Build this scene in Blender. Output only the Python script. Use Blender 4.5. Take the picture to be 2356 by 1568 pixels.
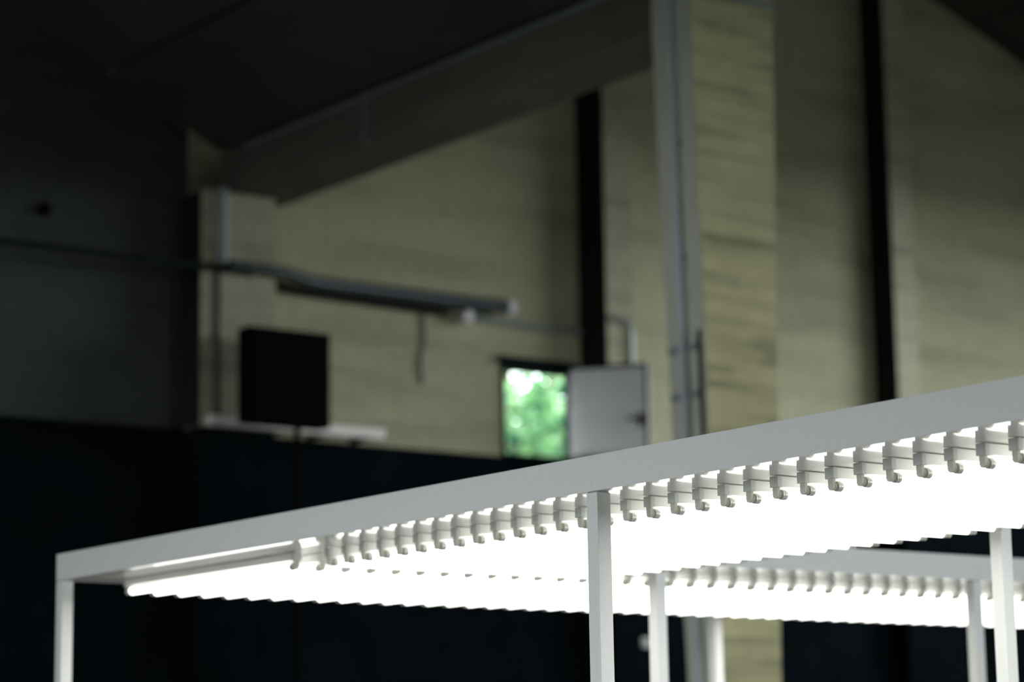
import bpy, bmesh, math, random
from mathutils import Matrix, Vector

for o in list(bpy.data.objects):
    bpy.data.objects.remove(o, do_unlink=True)
scene = bpy.context.scene
COL = scene.collection

# ------------------------------------------------------------------ camera
cam_data = bpy.data.cameras.new('camera')
cam = bpy.data.objects.new('camera', cam_data)
COL.objects.link(cam)
cam_data.sensor_fit = 'HORIZONTAL'
cam_data.sensor_width = 36.0
cam_data.lens = 86.43
fwd = Vector((-0.78745581, 0.59018242, 0.17775842))
rgt = Vector((0.5973282, 0.80183553, -0.01608737))
upv = Vector((0.15202751, -0.09351202, 0.98394265))
m = Matrix.Identity(4)
for r in range(3):
    m[r][0] = rgt[r]; m[r][1] = upv[r]; m[r][2] = -fwd[r]
m.translation = Vector((8.1749, -4.03517, 1.54995))
cam.matrix_world = m
cam_data.clip_start = 0.05
cam_data.clip_end = 300
cam_data.dof.use_dof = True
cam_data.dof.focus_distance = 6.2
cam_data.dof.aperture_fstop = 2.1
scene.camera = cam

# ------------------------------------------------------------------ world, sun, exposure
world = bpy.data.worlds.new('world')
scene.world = world
world.use_nodes = True
bg = world.node_tree.nodes['Background']
bg.inputs[0].default_value = (0.91, 0.97, 1.0, 1)
bg.inputs[1].default_value = 13.0
# unseen openings added behind or beside the camera, placed and sized for their daylight: front gable, right side wall, left side wall (two)
GV0, GV1, GZ0, GZ1 = 5.9, 15.0, 1.4, 6.2
RU0, RU1, RZ0, RZ1 = -5.6, 1.6, 4.2, 7.2
VL, VR = -4.6, 16.0
SIDE = [(-7.8, -5.4, 4.4, 6.4), (1.8, 3.5, 1.3, 3.7)]
def portal(name, size, loc, rot):
    d = bpy.data.lights.new(name, 'AREA')
    d.shape = 'RECTANGLE'; d.size, d.size_y = size
    d.cycles.is_portal = True
    o = bpy.data.objects.new(name, d)
    COL.objects.link(o); o.location = loc; o.rotation_euler = rot
portal('daylight_front', (GZ1 - GZ0, GV1 - GV0), (17.1, (GV0 + GV1) / 2, (GZ0 + GZ1) / 2), (0, math.pi / 2, 0))
portal('daylight_right', (RU1 - RU0, RZ1 - RZ0), ((RU0 + RU1) / 2, VR + 0.1, (RZ0 + RZ1) / 2), (-math.pi / 2, 0, 0))
for a0, a1, b0, b1 in SIDE:
    portal('daylight_left', (a1 - a0, b1 - b0), ((a0 + a1) / 2, VL - 0.1, (b0 + b1) / 2), (math.pi / 2, 0, 0))
TUBE_EMIT = 4.5
vs = scene.view_settings
vs.view_transform = 'Standard'
vs.look = 'None'
vs.exposure = 0.0
vs.gamma = 1.0
vs.use_curve_mapping = False

# ------------------------------------------------------------------ helpers
def new_mat(name):
    mt = bpy.data.materials.new(name)
    mt.use_nodes = True
    return mt, mt.node_tree.nodes, mt.node_tree.links

def plain(name, col, rough=0.5, metal=0.0, noise=0.0, scale=8.0, bump=0.0, spec=0.5):
    mt, N, L = new_mat(name)
    b = N['Principled BSDF']
    b.inputs['Base Color'].default_value = (*col, 1)
    b.inputs['Roughness'].default_value = rough
    b.inputs['Metallic'].default_value = metal
    b.inputs['Specular IOR Level'].default_value = spec
    if noise or bump:
        tc = N.new('ShaderNodeTexCoord')
        nz = N.new('ShaderNodeTexNoise')
        nz.inputs['Scale'].default_value = scale
        nz.inputs['Detail'].default_value = 6
        L.new(tc.outputs['Object'], nz.inputs['Vector'])
        if noise:
            rp = N.new('ShaderNodeValToRGB')
            rp.color_ramp.elements[0].position = 0.3
            rp.color_ramp.elements[1].position = 0.7
            rp.color_ramp.elements[0].color = (*[c * (1 - noise) for c in col], 1)
            rp.color_ramp.elements[1].color = (*[min(1, c * (1 + noise)) for c in col], 1)
            L.new(nz.outputs['Fac'], rp.inputs['Fac'])
            L.new(rp.outputs['Color'], b.inputs['Base Color'])
        if bump:
            bp = N.new('ShaderNodeBump')
            bp.inputs['Strength'].default_value = bump
            bp.inputs['Distance'].default_value = 0.01
            L.new(nz.outputs['Fac'], bp.inputs['Height'])
            L.new(bp.outputs['Normal'], b.inputs['Normal'])
    return mt

def concrete(name, col, streak=0.25, zscale=1.0, big=0.35, lines=0.0):
    """cast concrete: large blotches, fine grain, horizontal formwork stains"""
    mt, N, L = new_mat(name)
    b = N['Principled BSDF']
    b.inputs['Roughness'].default_value = 0.85
    b.inputs['Specular IOR Level'].default_value = 0.25
    tc = N.new('ShaderNodeTexCoord')
    n1 = N.new('ShaderNodeTexNoise'); n1.inputs['Scale'].default_value = big; n1.inputs['Detail'].default_value = 5
    L.new(tc.outputs['Object'], n1.inputs['Vector'])
    mp = N.new('ShaderNodeMapping')
    mp.inputs['Scale'].default_value = (0.3, 0.3, 5.0 * zscale)
    L.new(tc.outputs['Object'], mp.inputs['Vector'])
    n2 = N.new('ShaderNodeTexNoise'); n2.inputs['Scale'].default_value = 1.6; n2.inputs['Detail'].default_value = 4
    L.new(mp.outputs['Vector'], n2.inputs['Vector'])
    n3 = N.new('ShaderNodeTexNoise'); n3.inputs['Scale'].default_value = 9; n3.inputs['Detail'].default_value = 6
    L.new(tc.outputs['Object'], n3.inputs['Vector'])
    def mul(a, lo, hi, p0, p1):
        r = N.new('ShaderNodeMapRange')
        r.inputs['From Min'].default_value = p0; r.inputs['From Max'].default_value = p1
        r.inputs['To Min'].default_value = lo; r.inputs['To Max'].default_value = hi
        L.new(a, r.inputs['Value'])
        return r.outputs['Result']
    f1 = mul(n1.outputs['Fac'], 0.82, 1.14, 0.3, 0.7)
    f2 = mul(n2.outputs['Fac'], 1 - streak, 1.06, 0.33, 0.52)
    f3 = mul(n3.outputs['Fac'], 0.92, 1.07, 0.3, 0.7)
    m1 = N.new('ShaderNodeMath'); m1.operation = 'MULTIPLY'
    L.new(f1, m1.inputs[0]); L.new(f2, m1.inputs[1])
    m2 = N.new('ShaderNodeMath'); m2.operation = 'MULTIPLY'
    L.new(m1.outputs[0], m2.inputs[0]); L.new(f3, m2.inputs[1])
    out = m2.outputs[0]
    if lines:
        mp2 = N.new('ShaderNodeMapping'); mp2.inputs['Scale'].default_value = (0.2, 0.22, 2.6)
        L.new(tc.outputs['Object'], mp2.inputs['Vector'])
        n4 = N.new('ShaderNodeTexNoise'); n4.inputs['Scale'].default_value = 4.2; n4.inputs['Detail'].default_value = 2
        L.new(mp2.outputs['Vector'], n4.inputs['Vector'])
        f4 = mul(n4.outputs['Fac'], 1 - lines, 1.0, 0.36, 0.43)
        m3 = N.new('ShaderNodeMath'); m3.operation = 'MULTIPLY'
        L.new(out, m3.inputs[0]); L.new(f4, m3.inputs[1]); out = m3.outputs[0]
    vm = N.new('ShaderNodeVectorMath'); vm.operation = 'SCALE'
    vm.inputs[0].default_value = col
    L.new(out, vm.inputs['Scale'])
    L.new(vm.outputs['Vector'], b.inputs['Base Color'])
    bp = N.new('ShaderNodeBump'); bp.inputs['Strength'].default_value = 0.15; bp.inputs['Distance'].default_value = 0.02
    L.new(n3.outputs['Fac'], bp.inputs['Height']); L.new(bp.outputs['Normal'], b.inputs['Normal'])
    return mt

def emit_mat(name, col, strength):
    mt, N, L = new_mat(name)
    N.remove(N['Principled BSDF'])
    e = N.new('ShaderNodeEmission')
    e.inputs[0].default_value = (*col, 1); e.inputs[1].default_value = strength
    L.new(e.outputs[0], N['Material Output'].inputs['Surface'])
    return mt

def box(bm, x0, x1, y0, y1, z0, z1, bevel=0.0):
    vs_ = [bm.verts.new((x, y, z)) for x in (x0, x1) for y in (y0, y1) for z in (z0, z1)]
    idx = ((0, 1, 3, 2), (4, 6, 7, 5), (0, 4, 5, 1), (2, 3, 7, 6), (0, 2, 6, 4), (1, 5, 7, 3))
    fs = [bm.faces.new([vs_[i] for i in f]) for f in idx]
    if bevel:
        es = list({e for f in fs for e in f.edges})
        bmesh.ops.bevel(bm, geom=es, offset=bevel, segments=2, affect='EDGES', profile=0.5)

def prism(bm, pts, axis, t0, t1):
    """extrude a polygon (list of 2D points in the other two axes, in order) along axis"""
    def mk(p, t):
        q = [0, 0, 0]
        o = [i for i in range(3) if i != axis]
        q[o[0]] = p[0]; q[o[1]] = p[1]; q[axis] = t
        return bm.verts.new(q)
    a = [mk(p, t0) for p in pts]; b = [mk(p, t1) for p in pts]
    bm.faces.new(a); bm.faces.new(b[::-1])
    n = len(pts)
    for i in range(n):
        bm.faces.new([a[i], b[i], b[(i + 1) % n], a[(i + 1) % n]])

def tube(bm, pts, rad, seg=12, caps=True):
    """round pipe through points; rad number or list"""
    P = [Vector(p) for p in pts]
    rs = rad if isinstance(rad, (list, tuple)) else [rad] * len(P)
    rings = []
    n0 = None
    for i, p in enumerate(P):
        d = (P[min(i + 1, len(P) - 1)] - P[max(i - 1, 0)]).normalized()
        if n0 is None:
            n0 = d.orthogonal().normalized()
        n0 = (n0 - d * n0.dot(d)).normalized()
        b = d.cross(n0)
        rings.append([bm.verts.new(p + (n0 * math.cos(2 * math.pi * k / seg) + b * math.sin(2 * math.pi * k / seg)) * rs[i]) for k in range(seg)])
    for a, b in zip(rings, rings[1:]):
        for k in range(seg):
            bm.faces.new([a[k], a[(k + 1) % seg], b[(k + 1) % seg], b[k]])
    if caps:
        bm.faces.new(rings[0][::-1]); bm.faces.new(rings[-1])

def mesh_of(name, bm, mat, smooth=None):
    bmesh.ops.recalc_face_normals(bm, faces=bm.faces)
    me = bpy.data.meshes.new(name)
    bm.to_mesh(me); bm.free()
    me.materials.append(mat)
    if smooth is not None:
        for p in me.polygons:
            p.use_smooth = True
        me.set_sharp_from_angle(angle=math.radians(smooth))
    return me

def obj(name, data, parent=None, loc=(0, 0, 0), rz=0.0):
    o = bpy.data.objects.new(name, data)
    COL.objects.link(o)
    o.location = loc
    o.rotation_euler[2] = rz
    o.parent = parent
    return o

def tag(o, label, cat, group=None):
    o['label'] = label; o['category'] = cat
    if group: o['group'] = group
    return o

def struct(o, label=None):
    o['kind'] = 'structure'
    if label: o['label'] = label
    return o

def empty(name, loc=(0, 0, 0), rz=0.0):
    o = bpy.data.objects.new(name, None)
    COL.objects.link(o)
    o.location = loc; o.rotation_euler[2] = rz
    o.empty_display_size = 0.1
    return o

def bm_box(*a, **k):
    bm = bmesh.new(); box(bm, *a, **k); return bm

# ------------------------------------------------------------------ materials
WALL = concrete('wall_concrete', (0.44, 0.43, 0.28), streak=0.16, zscale=0.5)
WALLD = concrete('wall_dark_left', (0.052, 0.062, 0.052), streak=0.12)  # darker, greener tone for the left part of the back wall
PILLAR = concrete('pillar_concrete', (0.60, 0.575, 0.33), streak=0.22, big=0.8, lines=0.28)
COLUMN = concrete('column_concrete', (0.45, 0.44, 0.31), streak=0.2, big=0.8)
PLINTH = plain('plinth_dark_paint', (0.0025, 0.005, 0.0065), 0.95, noise=0.3, scale=2, spec=0.03)
HALLW = plain('hall_dark_render', (0.07, 0.075, 0.07), 0.9, noise=0.2, scale=2, spec=0.1)
ROOF = plain('roof_board', (0.06, 0.065, 0.055), 0.9, noise=0.2, scale=0.8, spec=0.1)
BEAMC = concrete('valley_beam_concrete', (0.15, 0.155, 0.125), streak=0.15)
FLOOR = concrete('floor_concrete', (0.50, 0.50, 0.485), streak=0.1)
WHITE = plain('white_powder_coat', (0.80, 0.81, 0.79), 0.45, noise=0.02, scale=60, bump=0.02)
PANELW = plain('glossy_white_panel', (0.84, 0.84, 0.80), 0.06)
BATTEN = plain('batten_white_enamel', (0.84, 0.84, 0.81), 0.4)
CAPW = plain('end_cap_white_plastic', (0.66, 0.68, 0.64), 0.45)
HOLDER = plain('lamp_holder_plastic', (0.62, 0.63, 0.55), 0.45)
METCAP = plain('tube_cap_metal', (0.72, 0.72, 0.68), 0.35, metal=0.3)
TUBE = emit_mat('tube_glow', (1.0, 0.985, 0.93), TUBE_EMIT)
DARK = plain('dark_steel', (0.03, 0.04, 0.045), 0.5, metal=0.2)
CONDB = plain('dark_conduit', (0.010, 0.014, 0.015), 0.7, spec=0.1)
GREYPIPE = plain('grey_conduit', (0.32, 0.36, 0.36), 0.4, metal=0.4)
BLUEPIPE = plain('galvanised_pipe', (0.66, 0.73, 0.77), 0.45)
DOORM = plain('door_leaf_paint', (0.80, 0.81, 0.80), 0.45, noise=0.06, scale=3)
FRAMEM = plain('door_frame_dark', (0.006, 0.011, 0.011), 0.8, spec=0.05)
BLACK = plain('black_matt', (0.0015, 0.002, 0.0025), 0.8, spec=0.03)
SIDED = plain('column_side_dark', (0.012, 0.016, 0.014), 0.8, spec=0.1)
LITSIDE = plain('pillar_side_lit_grey', (0.70, 0.72, 0.61), 0.7, noise=0.06, scale=3, spec=0.2)  # grey lightened to make up for weak light on that side
LEDGE = plain('ledge_pale_paint', (0.82, 0.79, 0.74), 0.6, noise=0.08)
PLASTIC = plain('white_plastic', (0.75, 0.74, 0.72), 0.35)

# ------------------------------------------------------------------ the hall
UW, UF = -8.0, 17.0            # gable walls
VV = 5.3                       # valley line
ZV = 6.42                      # roof height at the valley
ZR = 8.2                       # eave of the right nave
RL, RR = (0.35, ZV + 4.95 * 0.50), (12.4, ZV + 7.1 * 0.43)
PROFILE = [(VL, 0), (VL, ZV), RL, (VV, ZV), RR, (VR, ZR), (VR, 0)]
OV0, OV1, OZ0, OZ1 = 7.965, 8.70, 4.225, 5.005   # the opening in the gable wall

def zroof(v):
    pts = PROFILE[1:6]
    for (a, za), (b, zb) in zip(pts, pts[1:]):
        if a <= v <= b:
            return za + (zb - za) * (v - a) / (b - a)

def gable(bm, u0, u1, va, vb, hole):
    """gable wall between va and vb; hole = (v0, v1, z0, z1)"""
    h0, h1, hz0, hz1 = hole if hole else (None,) * 4
    ks = sorted({v for v in (VL, RL[0], VV, RR[0], VR, h0, h1) if v is not None and va <= v <= vb} | {va, vb})
    for a, b in zip(ks, ks[1:]):
        if hole and a >= h0 and b <= h1:
            prism(bm, [(a, 0), (b, 0), (b, hz0), (a, hz0)], 0, u0, u1)
            prism(bm, [(a, hz1), (b, hz1), (b, zroof(b)), (a, zroof(a))], 0, u0, u1)
        else:
            prism(bm, [(a, 0), (b, 0), (b, zroof(b)), (a, zroof(a))], 0, u0, u1)

bm = bmesh.new(); gable(bm, UW - 0.08, UW, 5.0, VR, (OV0, OV1, OZ0, OZ1))
struct(obj('wall_back', mesh_of('wall_back', bm, WALL)), 'olive grey concrete gable wall at the back of the hall')
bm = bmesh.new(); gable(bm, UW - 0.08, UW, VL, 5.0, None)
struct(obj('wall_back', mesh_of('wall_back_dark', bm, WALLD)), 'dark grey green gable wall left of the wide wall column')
bm = bmesh.new(); gable(bm, UF, UF + 0.25, VL, VR, (GV0, GV1, GZ0, GZ1))
struct(obj('wall_front', mesh_of('wall_front', bm, HALLW)))
def side_wall(name, v0, v1, zt, holes):
    bm = bmesh.new()
    us = [UW - 0.25] + [u for h in holes for u in h[:2]] + [UF + 0.25]
    for k in range(0, len(us), 2):
        box(bm, us[k], us[k + 1], v0, v1, 0, zt)
    for a, b, c, d in holes:
        box(bm, a, b, v0, v1, 0, c); box(bm, a, b, v0, v1, d, zt)
    struct(obj(name, mesh_of(name, bm, HALLW)))
side_wall('wall_left', VL - 0.25, VL, ZV + 0.25, SIDE)
side_wall('wall_right', VR, VR + 0.25, ZR + 0.25, [(RU0, RU1, RZ0, RZ1)])
def glazing(name, axis, a0, a1, z0, z1, t, n):   # steel bars in an opening added for daylight
    w = struct(empty(name))
    for k in range(n + 1):
        c = min(max(a0 + (a1 - a0) * k / n, a0 + 0.035), a1 - 0.035)
        q = (t - 0.03, t + 0.03, c - 0.03, c + 0.03) if axis else (c - 0.03, c + 0.03, t - 0.03, t + 0.03)
        obj('mullion', mesh_of('mullion', bm_box(*q, z0, z1), DARK), w)
glazing('added_opening_1', 1, GV0, GV1, GZ0, GZ1, UF + 0.17, 4)
glazing('added_opening_2', 0, RU0, RU1, RZ0, RZ1, VR + 0.17, 4)
for k, h in enumerate(SIDE):
    glazing('added_opening_%d' % (3 + k), 0, h[0], h[1], h[2], h[3], VL - 0.17, 2)
struct(obj('floor', mesh_of('floor', bm_box(UW - 0.25, UF + 0.25, VL - 0.25, VV, -0.2, 0), FLOOR)))
struct(obj('floor', mesh_of('floor_right_nave', bm_box(UW - 0.25, UF + 0.25, VV + 0.001, VR + 0.25, -0.2, 0), plain('dark_floor', (0.045, 0.045, 0.045), 0.9, noise=0.2, scale=4))))  # unseen half of the floor, made dark to cut bounced light

# roof: four slopes, each of long boards running along the hall with open joints
ceil = struct(empty('ceiling'), 'dark underside of the pitched roof')
for k, ((a, za), (b, zb)) in enumerate(zip(PROFILE[1:5], PROFILE[2:6])):
    nb = 5
    for i in range(nb):
        t0 = i / nb + (0.004 if i else 0.0)
        t1 = (i + 1) / nb - (0.004 if i < nb - 1 else 0.0)
        va, vb = a + (b - a) * t0, a + (b - a) * t1
        wa, wb = za + (zb - za) * t0, za + (zb - za) * t1
        bm = bmesh.new()
        prism(bm, [(va, wa), (vb, wb), (vb, wb + 0.12), (va, wa + 0.12)], 0, UW - 0.25, UF + 0.25)
        obj('roof_board', mesh_of('roof_board', bm, ROOF), ceil)
    bm = bmesh.new()
    prism(bm, [(a, za + 0.125), (b, zb + 0.125), (b, zb + 0.2), (a, za + 0.2)], 0, UW - 0.25, UF + 0.25)
    obj('roof_deck', mesh_of('roof_deck', bm, ROOF), ceil)

# dark painted lower part of the gable wall, standing 6 cm proud
PLU = UW + 0.06
bm = bmesh.new(); box(bm, UW + 0.002, PLU, VL + 0.01, VR - 0.01, 0, 4.215)
struct(obj('trim_1', mesh_of('plinth', bm, PLINTH)), 'dark blue black painted lower part of the back wall')

# columns of the gable wall
def wall_column(v0, v1, dep, ztop, label):
    c = empty('wall_column', (UW, v0, 0))
    bm = bmesh.new(); box(bm, 0.062, dep, 0, v1 - v0, 0, 4.215)
    obj('painted_base', mesh_of('painted_base', bm, PLINTH), c)
    bm = bmesh.new(); box(bm, 0.002, dep, 0, v1 - v0, 4.216, ztop)
    obj('shaft', mesh_of('shaft', bm, COLUMN), c)
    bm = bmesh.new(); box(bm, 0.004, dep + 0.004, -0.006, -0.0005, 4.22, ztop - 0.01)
    obj('dark_side', mesh_of('dark_side', bm, SIDED), c)['label'] = 'dark side face of the column'  # thin sheet over the left face only, much darker than the shaft
    tag(c, label, 'column', 'concrete columns on the back wall')
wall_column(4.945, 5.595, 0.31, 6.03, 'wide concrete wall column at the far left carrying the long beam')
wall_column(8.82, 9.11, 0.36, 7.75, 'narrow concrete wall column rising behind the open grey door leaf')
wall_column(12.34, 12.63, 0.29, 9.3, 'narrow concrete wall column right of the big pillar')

# valley beam and big pillar
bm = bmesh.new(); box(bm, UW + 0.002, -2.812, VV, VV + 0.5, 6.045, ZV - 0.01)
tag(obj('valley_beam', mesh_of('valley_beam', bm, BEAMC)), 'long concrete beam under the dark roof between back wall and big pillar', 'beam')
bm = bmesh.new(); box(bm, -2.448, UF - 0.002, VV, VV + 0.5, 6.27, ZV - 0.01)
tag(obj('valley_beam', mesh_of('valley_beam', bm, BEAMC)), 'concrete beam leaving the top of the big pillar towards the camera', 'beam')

PU0, PU1 = -2.81, -2.45
PLEV = [(0.0, 5.42, 5.80, 0.10), (2.3, 5.385, 5.85, 0.06), (3.6, 5.345, 5.89, 0.03), (6.04, 5.30, 5.965, 0.0), (ZV - 0.01, 5.30, 5.975, 0.0)]
def pillar_v(z):
    for (za, a, _, _), (zb, b, _, _) in zip(PLEV, PLEV[1:]):
        if za <= z <= zb:
            return a + (b - a) * (z - za) / (zb - za)
pil = empty('concrete_pillar', (-2.63, 5.6, 0))
bm = bmesh.new()
rings = []
for z, a, b, t in PLEV:
    rings.append([bm.verts.new((u + 2.63, v - 5.6, z)) for u, v in ((PU0 + t, a), (PU1, a), (PU1, b), (PU0 + t, b))])
for r, s_ in zip(rings, rings[1:]):
    for k in range(4):
        bm.faces.new([r[k], r[(k + 1) % 4], s_[(k + 1) % 4], s_[k]])
bm.faces.new(rings[0][::-1]); bm.faces.new(rings[-1])
obj('shaft', mesh_of('shaft', bm, PILLAR), pil)
bm = bmesh.new()
lo = [bm.verts.new((u + 2.63, v - 5.6 - 0.0006, z)) for z, v, _, t in PLEV for u in (PU0 + t + 0.004, PU1 - 0.004)]
hi = [bm.verts.new((w_.co.x, w_.co.y - 0.003, w_.co.z)) for w_ in lo]
n_ = len(PLEV)
for k in range(n_ - 1):
    i = 2 * k
    bm.faces.new([lo[i], lo[i + 1], lo[i + 3], lo[i + 2]]); bm.faces.new([hi[i], hi[i + 2], hi[i + 3], hi[i + 1]])
    bm.faces.new([lo[i], lo[i + 2], hi[i + 2], hi[i]]); bm.faces.new([lo[i + 1], hi[i + 1], hi[i + 3], lo[i + 3]])
bm.faces.new([lo[0], hi[0], hi[1], lo[1]]); bm.faces.new([lo[-2], lo[-1], hi[-1], hi[-2]])
obj('lit_side_sheet', mesh_of('lit_side_sheet', bm, LITSIDE), pil)['label'] = 'pale grey left side of the pillar'  # thin sheet added over the left face to make it look better lit
bm = bmesh.new(); box(bm, PU0 + 2.63 - 0.02, PU1 + 2.63 + 0.012, 5.395 - 5.6, 5.83 - 5.6, 0, 0.12, bevel=0.01)
obj('base', mesh_of('base', bm, PILLAR), pil)
tag(pil, 'big olive concrete pillar, wider at the top, with a pipe on its left side', 'pillar')

# galvanised pipes: along the valley beam, and down the left side of the pillar
bm = bmesh.new()
tube(bm, [(-7.6, 5.27, 6.385), (-2.86, 5.27, 6.375)], 0.02, 8)
tag(obj('beam_pipe', mesh_of('beam_pipe', bm, GREYPIPE, 40)), 'thin blue grey pipe along the long beam below the dark roof', 'pipe')
PO = (-2.62, 5.28, 0)
pp = empty('conduit_pipe', PO)
bm = bmesh.new()
tube(bm, [(0, pillar_v(z) - 0.028 - 5.28, z) for z in (6.40, 6.04, 3.6, 2.3, 0.12)], 0.022, 10)
obj('pipe', mesh_of('pipe', bm, BLUEPIPE, 40), pp)
for z in (5.3, 4.6, 4.06, 3.78, 3.2, 2.6, 1.9):
    v = pillar_v(z) - 5.28
    dark = z in (4.06, 3.78)
    bm = bmesh.new()
    if dark: box(bm, -0.14, 0.11, v - 0.02, v - 0.006, z - 0.02, z + 0.02)
    else: box(bm, -0.045, 0.045, v - 0.012, v - 0.006, z - 0.015, z + 0.015)
    obj('strap', mesh_of('strap', bm, GREYPIPE), pp)
tag(pp, 'thin blue grey pipe running down the left side of the big pillar', 'pipe')
bm = bmesh.new()
tube(bm, [(-2.485, pillar_v(z) - 0.018, z) for z in (4.15, 3.6, 3.0, 2.3)], 0.011, 6)
tag(obj('cable', mesh_of('cable', bm, DARK, 40)), 'short dark cable hanging on the left side of the big pillar', 'cable')
bm = bmesh.new()
tube(bm, [(-2.427, 5.31, 6.19), (-2.427, 5.35, 6.22), (-2.427, 5.97, 6.215)], 0.02, 8)
tag(obj('cable_pipe', mesh_of('cable_pipe', bm, GREYPIPE, 40)), 'short grey pipe crossing the top of the big pillar', 'pipe')

# brackets under the long valley beam
bm = bmesh.new(); prism(bm, [(-0.02, -0.02), (0.02, -0.02), (0.02, 0.36), (-0.02, 0.36)], 1, -0.025, 0)
tag(obj('beam_bracket', mesh_of('beam_bracket', bm, GREYPIPE), None, (-5.95, VV - 0.001, 6.06)), 'pale bracket strap across the long beam below the dark roof', 'bracket')

# ------------------------------------------------------------------ opening with its door leaf
d1 = struct(empty('door_1', (UW, OV0, OZ0)), 'open hatch in the back wall showing green leaves outside')
w_, h_ = OV1 - OV0, OZ1 - OZ0
def fr(y0, y1, z0, z1):
    obj('frame', mesh_of('frame', bm_box(-0.085, 0.02, y0, y1, z0, z1), FRAMEM), d1)
fr(0.001, 0.03, 0.001, h_ - 0.001); fr(w_ - 0.012, w_ - 0.001, 0.001, h_ - 0.001)
fr(0.036, w_ - 0.036, 0.001, 0.025); fr(0.036, w_ - 0.036, h_ - 0.05, h_ - 0.001)
obj('lintel', mesh_of('lintel', bm_box(0.002, 0.06, -0.03, w_ + 0.03, h_ + 0.002, h_ + 0.055), FRAMEM), d1)
ang = math.atan2(9.081 - 8.658, -7.489 + 8.0)
bm = bmesh.new(); LW = 0.66
box(bm, 0, LW, -0.02, 0.02, 0.01, h_ - 0.01, bevel=0.004)
leaf = obj('leaf', mesh_of('leaf', bm, DOORM), d1, (0.18, 8.564 - OV0, 0), ang)
for z in (0.10, h_ - 0.10):
    bm = bmesh.new(); tube(bm, [(0.021, w_ - 0.008, z), (0.10, w_ - 0.05, z), (0.178, 8.564 - OV0, z)], 0.011, 6)
    obj('hinge', mesh_of('hinge', bm, FRAMEM, 40), d1)
for z in (0.06, h_ - 0.09, 0.38):
    obj('rail', mesh_of('rail', bm_box(0.03, LW - 0.03, -0.032, -0.0202, z - 0.03, z + 0.03), DOORM), leaf)
obj('edge_strip', mesh_of('edge_strip', bm_box(LW - 0.028, LW - 0.001, -0.03, -0.0205, 0.012, h_ - 0.012), FRAMEM), leaf)
obj('edge_strip', mesh_of('edge_strip', bm_box(0.002, LW - 0.03, -0.03, -0.0205, h_ - 0.038, h_ - 0.012), FRAMEM), leaf)
bm = bmesh.new()
tube(bm, [(LW - 0.07, -0.021, 0.30), (LW - 0.07, -0.065, 0.30), (LW - 0.17, -0.065, 0.30)], 0.012, 8)
box(bm, LW - 0.092, LW - 0.048, -0.028, -0.0205, 0.24, 0.36)
obj('handle', mesh_of('handle', bm, BLACK), leaf)

# ------------------------------------------------------------------ things on the back wall
bm = bmesh.new()
tube(bm, [(UW + 0.33, 3.0, 5.42), (UW + 0.33, 5.3, 5.42), (UW + 0.15, 5.68, 5.40), (UW + 0.05, 5.9, 5.385), (UW + 0.05, 7.40, 5.362)], 0.028, 8)
tag(obj('wall_conduit', mesh_of('wall_conduit', bm, CONDB, 40)), 'thin dark conduit running along the back wall from the left edge', 'conduit')
bm = bmesh.new()
tube(bm, [(UW + 0.04, 7.66, 5.352), (UW + 0.04, 8.80, 5.335)], 0.022, 8)
tag(obj('wall_conduit', mesh_of('wall_conduit', bm, GREYPIPE, 40)), 'thin grey conduit between the white duct end and the narrow column', 'conduit')
dt = empty('dark_wall_duct', (UW + 0.15, 6.6, 5.45))
bm = bmesh.new(); tube(bm, [(0.23, -1.45, 0.0), (0.21, -0.95, 0.0), (-0.02, -0.55, 0), (-0.02, 1.33, 0)], [0.04, 0.045, 0.055, 0.06], 14)
obj('duct', mesh_of('duct', bm, DARK, 40), dt)
bm = bmesh.new(); tube(bm, [(-0.02, 1.332, 0), (-0.02, 1.40, 0)], 0.064, 14)
obj('end_cap', mesh_of('end_cap', bm, PLASTIC, 40), dt)
for v in (-0.3, 0.5, 1.1):
    obj('clamp', mesh_of('clamp', bm_box(-0.148, -0.083, v - 0.02, v + 0.02, -0.02, 0.02), GREYPIPE), dt)
tag(dt, 'thick dark duct with a white end on the back wall above the hatch', 'duct')
bm = bmesh.new()
tube(bm, [(UW + 0.388, 8.84, 5.42), (UW + 0.388, 8.97, 5.41), (UW + 0.388, 9.045, 5.37), (UW + 0.388, 9.06, 5.31), (UW + 0.388, 9.06, 4.3)], 0.019, 8)
tag(obj('bent_conduit', mesh_of('bent_conduit', bm, GREYPIPE, 40)), 'grey conduit bending down the column above the open door leaf', 'conduit')
jb = empty('junction_box', (UW + 0.10, 7.55, 5.335))
obj('body', mesh_of('body', bm_box(-0.098, 0.03, -0.045, 0.045, -0.05, 0.05, bevel=0.008), PLASTIC), jb)
obj('lid', mesh_of('lid', bm_box(0.031, 0.042, -0.04, 0.04, -0.045, 0.045, bevel=0.003), PLASTIC), jb)
tag(jb, 'small white junction box hanging below the dark wall duct', 'junction box')
bm = bmesh.new()
tube(bm, [(UW + 0.02, 7.17, 5.33), (UW + 0.015, 7.19, 5.1), (UW + 0.02, 7.14, 4.95), (UW + 0.012, 7.16, 4.76)], 0.012, 6)
tag(obj('loose_cable', mesh_of('loose_cable', bm, DARK, 40)), 'loose dark cable dangling on the wall below the dark duct', 'cable')
# pipe on the far left wall column
bm = bmesh.new()
tube(bm, [(UW + 0.36, 5.10, 6.04), (UW + 0.36, 5.10, 5.6), (UW + 0.36, 5.10, 5.46)], [0.035, 0.035, 0.05], 10)
tag(obj('down_pipe', mesh_of('down_pipe', bm, GREYPIPE, 40)), 'short grey pipe on the wide wall column at the far left', 'pipe')
bm = bmesh.new()
box(bm, UW + 0.312, UW + 0.34, 5.07, 5.10, 4.3, 5.4); 
tag(obj('cable_trunking', mesh_of('cable_trunking', bm, DARK)), 'slim dark trunking down the wide wall column at the far left', 'trunking')
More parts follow.
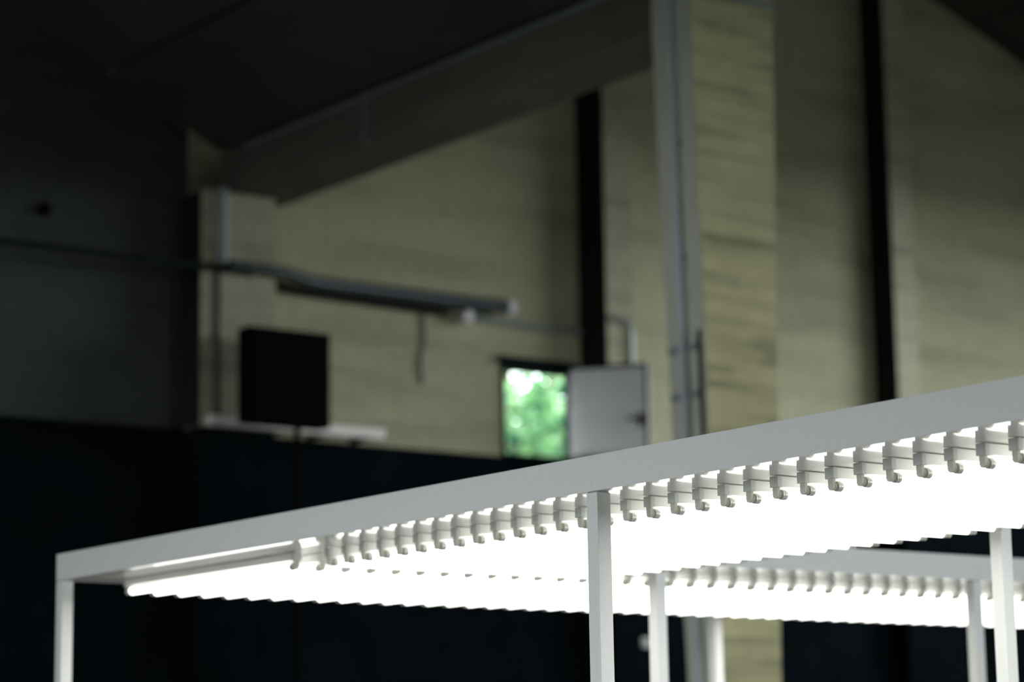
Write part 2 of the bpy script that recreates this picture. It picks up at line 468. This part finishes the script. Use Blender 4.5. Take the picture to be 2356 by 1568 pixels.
# wall knob at the far left
bm = bmesh.new(); tube(bm, [(UW + 0.002, 3.79, 5.77), (UW + 0.05, 3.79, 5.77), (UW + 0.06, 3.79, 5.77)], [0.05, 0.05, 0.035], 12)
tag(obj('wall_fitting', mesh_of('wall_fitting', bm, BLACK, 40)), 'small round black fitting high on the left part of the back wall', 'fitting')
# pale ledge on the dark lower wall
lg = empty('ledge_board', (PLU, 5.0, 4.22))
for k in range(3):
    obj('board', mesh_of('board', bm_box(0.26, 0.32, 0.0 + k * 0.52, 0.515 + k * 0.52, 0.0, 0.08, bevel=0.004), LEDGE), lg)
    obj('bracket', mesh_of('bracket', bm_box(0.002, 0.259, 0.62 + k * 0.4, 0.65 + k * 0.4, -0.01, 0.03), DARK), lg)
tag(lg, 'narrow pale ledge board on top of the dark lower wall', 'ledge')
# black loudspeaker panel on a pole
sp = empty('black_panel_stand', (-7.3, 5.45, 0))
bm = bmesh.new(); box(bm, -0.10, 0.06, -0.36, 0.36, 4.2, 4.92, bevel=0.015); obj('cabinet', mesh_of('cabinet', bm, BLACK), sp)
bm = bmesh.new(); box(bm, 0.061, 0.07, -0.33, 0.33, 4.23, 4.89, bevel=0.003); obj('front_grille', mesh_of('front_grille', bm, BLACK), sp)
bm = bmesh.new(); tube(bm, [(0, 0.1, 0.05), (0, 0.1, 4.2)], 0.025, 10); obj('pole', mesh_of('pole', bm, BLACK, 40), sp)
bm = bmesh.new(); tube(bm, [(0, 0.1, 0.0), (0, 0.1, 0.03), (0, 0.1, 0.05)], [0.3, 0.3, 0.05], 20); obj('base_plate', mesh_of('base_plate', bm, BLACK, 40), sp)
tag(sp, 'black square panel on a thin pole in front of the back wall', 'panel')
# small white socket on the dark lower wall
sk = empty('wall_socket', (PLU, 9.40, 2.72))
obj('plate', mesh_of('plate', bm_box(0.002, 0.012, -0.04, 0.04, -0.04, 0.04, bevel=0.003), PLASTIC), sk)
bm = bmesh.new(); tube(bm, [(0.0125, 0, 0), (0.03, 0, 0)], 0.025, 14); obj('insert', mesh_of('insert', bm, PLASTIC, 40), sk)
tag(sk, 'small pale socket on the dark lower wall seen between two legs', 'socket')

# ------------------------------------------------------------------ trees outside the opening
random.seed(4)
LEAFG = []
for k, c in enumerate(((0.085, 0.21, 0.10), (0.012, 0.065, 0.04), (0.18, 0.33, 0.18))):
    mt, N, L = new_mat('leaf_green_%d' % k)
    b = N['Principled BSDF']; b.inputs['Base Color'].default_value = (*c, 1); b.inputs['Roughness'].default_value = 0.45
    tr = N.new('ShaderNodeBsdfTranslucent'); tr.inputs[0].default_value = (c[0] * 1.3, min(1, c[1] * 1.3), c[2], 1)
    mx = N.new('ShaderNodeMixShader'); mx.inputs[0].default_value = 0.45
    L.new(b.outputs[0], mx.inputs[1]); L.new(tr.outputs[0], mx.inputs[2])
    L.new(mx.outputs[0], N['Material Output'].inputs['Surface'])
    LEAFG.append(mt)
BARK = plain('bark', (0.12, 0.10, 0.07), 0.9, noise=0.3, scale=10)
def tree(loc, rad, h, n, label):
    t = empty('garden_tree', loc)
    bm = bmesh.new()
    tube(bm, [(0, 0, 0), (0.05, 0.03, h * 0.4), (-0.05, 0.05, h * 0.75), (0, 0, h)], [0.16, 0.13, 0.09, 0.03], 10)
    for k in range(9):
        a = k * 2.4; z = h * (0.45 + 0.05 * k)
        tube(bm, [(0, 0, z), (math.cos(a) * rad * 0.5, math.sin(a) * rad * 0.5, z + 0.5), (math.cos(a) * rad * 0.85, math.sin(a) * rad * 0.85, z + 0.7)], [0.05, 0.03, 0.01], 6)
    obj('trunk', mesh_of('trunk', bm, BARK, 40), t)
    bm = bmesh.new()
    cl = [(random.gauss(0, 0.45) * rad, random.gauss(0, 0.45) * rad, h * 0.82 + random.gauss(0, 0.4) * rad) for _ in range(60)]
    for _ in range(n):
        cx, cy, cz = random.choice(cl)
        c = Vector((cx + random.gauss(0, 0.22), cy + random.gauss(0, 0.22), cz + random.gauss(0, 0.2)))
        d = Vector((random.gauss(0, 1), random.gauss(0, 1), random.gauss(-0.4, 0.5))).normalized()
        s = d.orthogonal().normalized(); s.rotate(Matrix.Rotation(random.uniform(0, 6.28), 3, d))
        nn = d.cross(s)
        l = random.uniform(0.13, 0.26); w = l * 0.32
        p = [c - d * l / 2, c + s * w + nn * w * 0.3, c + d * l / 2, c - s * w + nn * w * 0.3]
        q = [bm.verts.new(x) for x in p]
        mi = random.choice((0, 0, 1, 2))
        f1 = bm.faces.new((q[0], q[1], q[2])); f2 = bm.faces.new((q[0], q[2], q[3]))
        f1.material_index = mi; f2.material_index = mi
    me = bpy.data.meshes.new('foliage'); bm.to_mesh(me); bm.free()
    for mt in LEAFG: me.materials.append(mt)
    fo = obj('foliage', me, t); fo['kind'] = 'stuff'
    tag(t, label, 'tree', 'trees outside the hatch')
tree((-14.0, 12.5, 0), 1.5, 6.6, 1500, 'leafy green tree close outside the open hatch')
tree((-18.5, 17.0, 0), 2.2, 8.2, 2200, 'larger green tree further behind the one outside the hatch')
struct(obj('ground', mesh_of('ground', bm_box(-4000, 4000, -4000, 4000, -0.5, -0.21), plain('outside_ground', (0.02, 0.024, 0.02), 0.9, noise=0.3, scale=3))), 'ground outside')

# ------------------------------------------------------------------ the white light canopy
ZT = 2.4055
HB = 0.0954                     # height of the edge beams
ZB = ZT - HB                    # underside
A = 1.548                       # width of one arm
UEND, VEND = 6.26, 6.30
W = 0.0458                      # leg section
cn = empty('light_canopy', (0, 0, 0))
SEAM = 3.128
def part(name, mat, x0, x1, y0, y1, z0, z1, bev=0.0012, parent=cn):
    return obj(name, mesh_of(name, bm_box(x0, x1, y0, y1, z0, z1, bevel=bev), mat), parent)
T = W
# edge beams stand on the thin ceiling panels, a 3 mm lip covers the panel edge
PT = 0.012
def beam(x0, x1, y0, y1, lip):
    bm = bmesh.new()
    t, g = 0.003, 0.0031
    sheet, core = {'front': ((x0, x1, y0, y0 + t), (x0, x1, y0 + g, y1)), 'back': ((x0, x1, y1 - t, y1), (x0, x1, y0, y1 - g)),
                   'left': ((x0, x0 + t, y0, y1), (x0 + g, x1, y0, y1)), 'right': ((x1 - t, x1, y0, y1), (x0, x1 - g, y0, y1))}[lip]
    box(bm, *sheet, ZB, ZT, bevel=0.0008)
    box(bm, *core, ZB + PT + 0.0005, ZT - 0.0004)
    obj('edge_beam', mesh_of('edge_beam', bm, WHITE), cn)
beam(0, SEAM, 0, T, 'front')
beam(SEAM + 0.0001, UEND, 0, T, 'front')
beam(0, T, T + 0.0006, SEAM, 'left')
beam(0, T, SEAM + 0.0008, VEND, 'left')
beam(A - T, A, A + 0.001, 3.19, 'right')
beam(A - T, A, 3.1912, VEND, 'right')
beam(A + 0.001, UEND, A - T, A, 'back')
beam(T + 0.001, A - T - 0.001, VEND - T, VEND, 'back')
beam(UEND - T, UEND, T + 0.001, A - T - 0.001, 'right')
# ceiling panels
L3 = 0.0032
def panel(x0, x1, y0, y1):
    part('ceiling_panel', PANELW, x0, x1, y0, y1, ZB + 0.0004, ZB + PT, 0)
panel(L3, A, L3, A)
for v0, v1 in ((A + 0.0005, SEAM), (SEAM + 0.0005, 4.72), (4.7205, VEND - L3)):
    panel(L3, A - L3, v0, v1)
for u0, u1 in ((A + 0.0005, SEAM), (SEAM + 0.0005, 4.70), (4.7005, UEND - L3)):
    panel(u0, u1, L3, A - L3)
# legs
def leg(u, v):
    l = part('leg', WHITE, u, u + W, v, v + W, 0.006, ZB - 0.0035, 0.002)
    obj('top_plate', mesh_of('top_plate', bm_box(u + 0.003, u + W - 0.003, v + 0.003, v + W - 0.003, ZB - 0.0035, ZB), GREYPIPE), l)
    obj('foot', mesh_of('foot', bm_box(u - 0.01, u + W + 0.01, v - 0.01, v + W + 0.01, 0, 0.006), WHITE), l)
for u, v in ((0, 0), (3.107, 0), (UEND - W, 0), (A - W, 1.547), (0, 3.14), (A - W, 3.165), (3.152, A - W - 0.002), (0, VEND - W), (A - W, VEND - W), (UEND - W, A - W - 0.002)):
    leg(u, v)
tag(cn, 'white steel frame canopy on slim square legs carrying rows of tube lights', 'light canopy')

# ------------------------------------------------------------------ tube lights
FL = 1.17                       # length of a fitting
BW, BH = 0.028, 0.027           # batten section
G = 0.002                       # gap below the panel
hl = FL / 2
def lamp_meshes():
    M_ = {}
    bm = bmesh.new(); box(bm, -BW / 2, BW / 2, -hl + 0.0145, hl - 0.0145, -BH, 0, bevel=0.0015)
    M_['housing'] = mesh_of('housing', bm, BATTEN)
    bm = bmesh.new(); box(bm, -BW / 2 - 0.0012, BW / 2 + 0.0012, 0, 0.0142, -BH - 0.001, 0.0005, bevel=0.0012)
    tube(bm, [(0, 0.0005, -BH / 2), (0, -0.0008, -BH / 2)], 0.0052, 14)
    M_['end_cap'] = mesh_of('end_cap', bm, CAPW)
    # lamp holder: flat tongue with a rounded lower end
    bm = bmesh.new()
    r = 0.0088
    pts = [(-r, -BH - 0.0012), (r, -BH - 0.0012)]
    zc = -BH - 0.021
    pts += [(r * math.cos(t), zc + r * math.sin(t)) for t in [-math.pi * k / 10 for k in range(0, 11)]]
    prism(bm, pts, 1, 0.0, 0.0085)
    tube(bm, [(0, 0.0085, -BH - 0.019), (0, 0.0115, -BH - 0.019)], 0.0105, 16)
    M_['lamp_holder'] = mesh_of('lamp_holder', bm, HOLDER, 40)
    zt = -BH - 0.0185
    bm = bmesh.new()
    tube(bm, [(0, -hl + 0.038, zt), (0, hl - 0.038, zt)], 0.0128, 14)
    M_['tube'] = mesh_of('tube', bm, TUBE, 40)
    bm = bmesh.new()
    tube(bm, [(0, 0, zt), (0, 0.001, zt), (0, 0.0055, zt), (0, 0.0065, zt), (0, 0.0070, zt), (0, 0.0145, zt), (0, 0.0160, zt)], [0.0108, 0.0128, 0.0128, 0.0112, 0.0128, 0.0131, 0.0129], 16)
    M_['tube_cap'] = mesh_of('tube_cap', bm, METCAP, 40)
    bm = bmesh.new()
    box(bm, -0.012, 0.012, -0.02, 0.02, 0.0006, G - 0.0001)
    M_['mounting_clip'] = mesh_of('mounting_clip', bm, GREYPIPE)
    return M_
LM = lamp_meshes()
ORD = ['first', 'second', 'third', 'fourth', 'fifth', 'sixth', 'seventh', 'eighth', 'ninth', 'tenth', 'eleventh', 'twelfth', 'thirteenth', 'fourteenth', 'fifteenth', 'sixteenth', 'seventeenth', 'eighteenth', 'nineteenth']
TENS = ['', '', 'twenty', 'thirty', 'forty', 'fifty', 'sixty']
TENTH = ['', '', 'twentieth', 'thirtieth', 'fortieth', 'fiftieth', 'sixtieth']
def ordinal(n):
    if n <= 19: return ORD[n - 1]
    if n % 10 == 0: return TENTH[n // 10]
    return TENS[n // 10] + '-' + ORD[n % 10 - 1]
def tube_light(loc, rz, label, group):
    t = empty('tube_light', loc, rz)
    obj('housing', LM['housing'], t)
    for s in (0, 1):
        r = math.pi * s
        y = -hl if s == 0 else hl
        obj('end_cap', LM['end_cap'], t, (0, y, 0), r)
        sg = 1 if s == 0 else -1
        obj('lamp_holder', LM['lamp_holder'], t, (0, y + sg * 0.004, 0), r)
    tb = obj('tube', LM['tube'], t)
    for s in (0, 1):
        sg = 1 if s == 0 else -1
        obj('tube_cap', LM['tube_cap'], tb, (0, (-hl if s == 0 else hl) + sg * 0.0215, 0), math.pi * s)
    for y in (-hl + 0.2, hl - 0.2):
        obj('mounting_clip', LM['mounting_clip'], t, (0, y, 0))
    return tag(t, label, 'tube light', group)
ZF = ZB + 0.0004 - G
NF, NL = 46, 60
for i in range(NF):
    u = 1.519 + 0.1 * i
    if i < 14: lab = 'white tube light across the front arm, %s to the left of the middle front leg' % ordinal(14 - i)
    elif i == 14: lab = 'white tube light across the front arm, right behind the middle front leg'
    else: lab = 'white tube light across the front arm, %s to the right of the middle front leg' % ordinal(i - 14)
    tube_light((u, 0.199 + hl, ZF), 0.0, lab, 'tube lights of the front arm')
for j in range(NL):
    v = 0.1945 + 0.1 * j
    lab = 'white tube light lying along the left arm, %s from the front corner' % ordinal(j + 1)
    tube_light((0.765, v, ZF), math.pi / 2, lab, 'tube lights of the left arm')
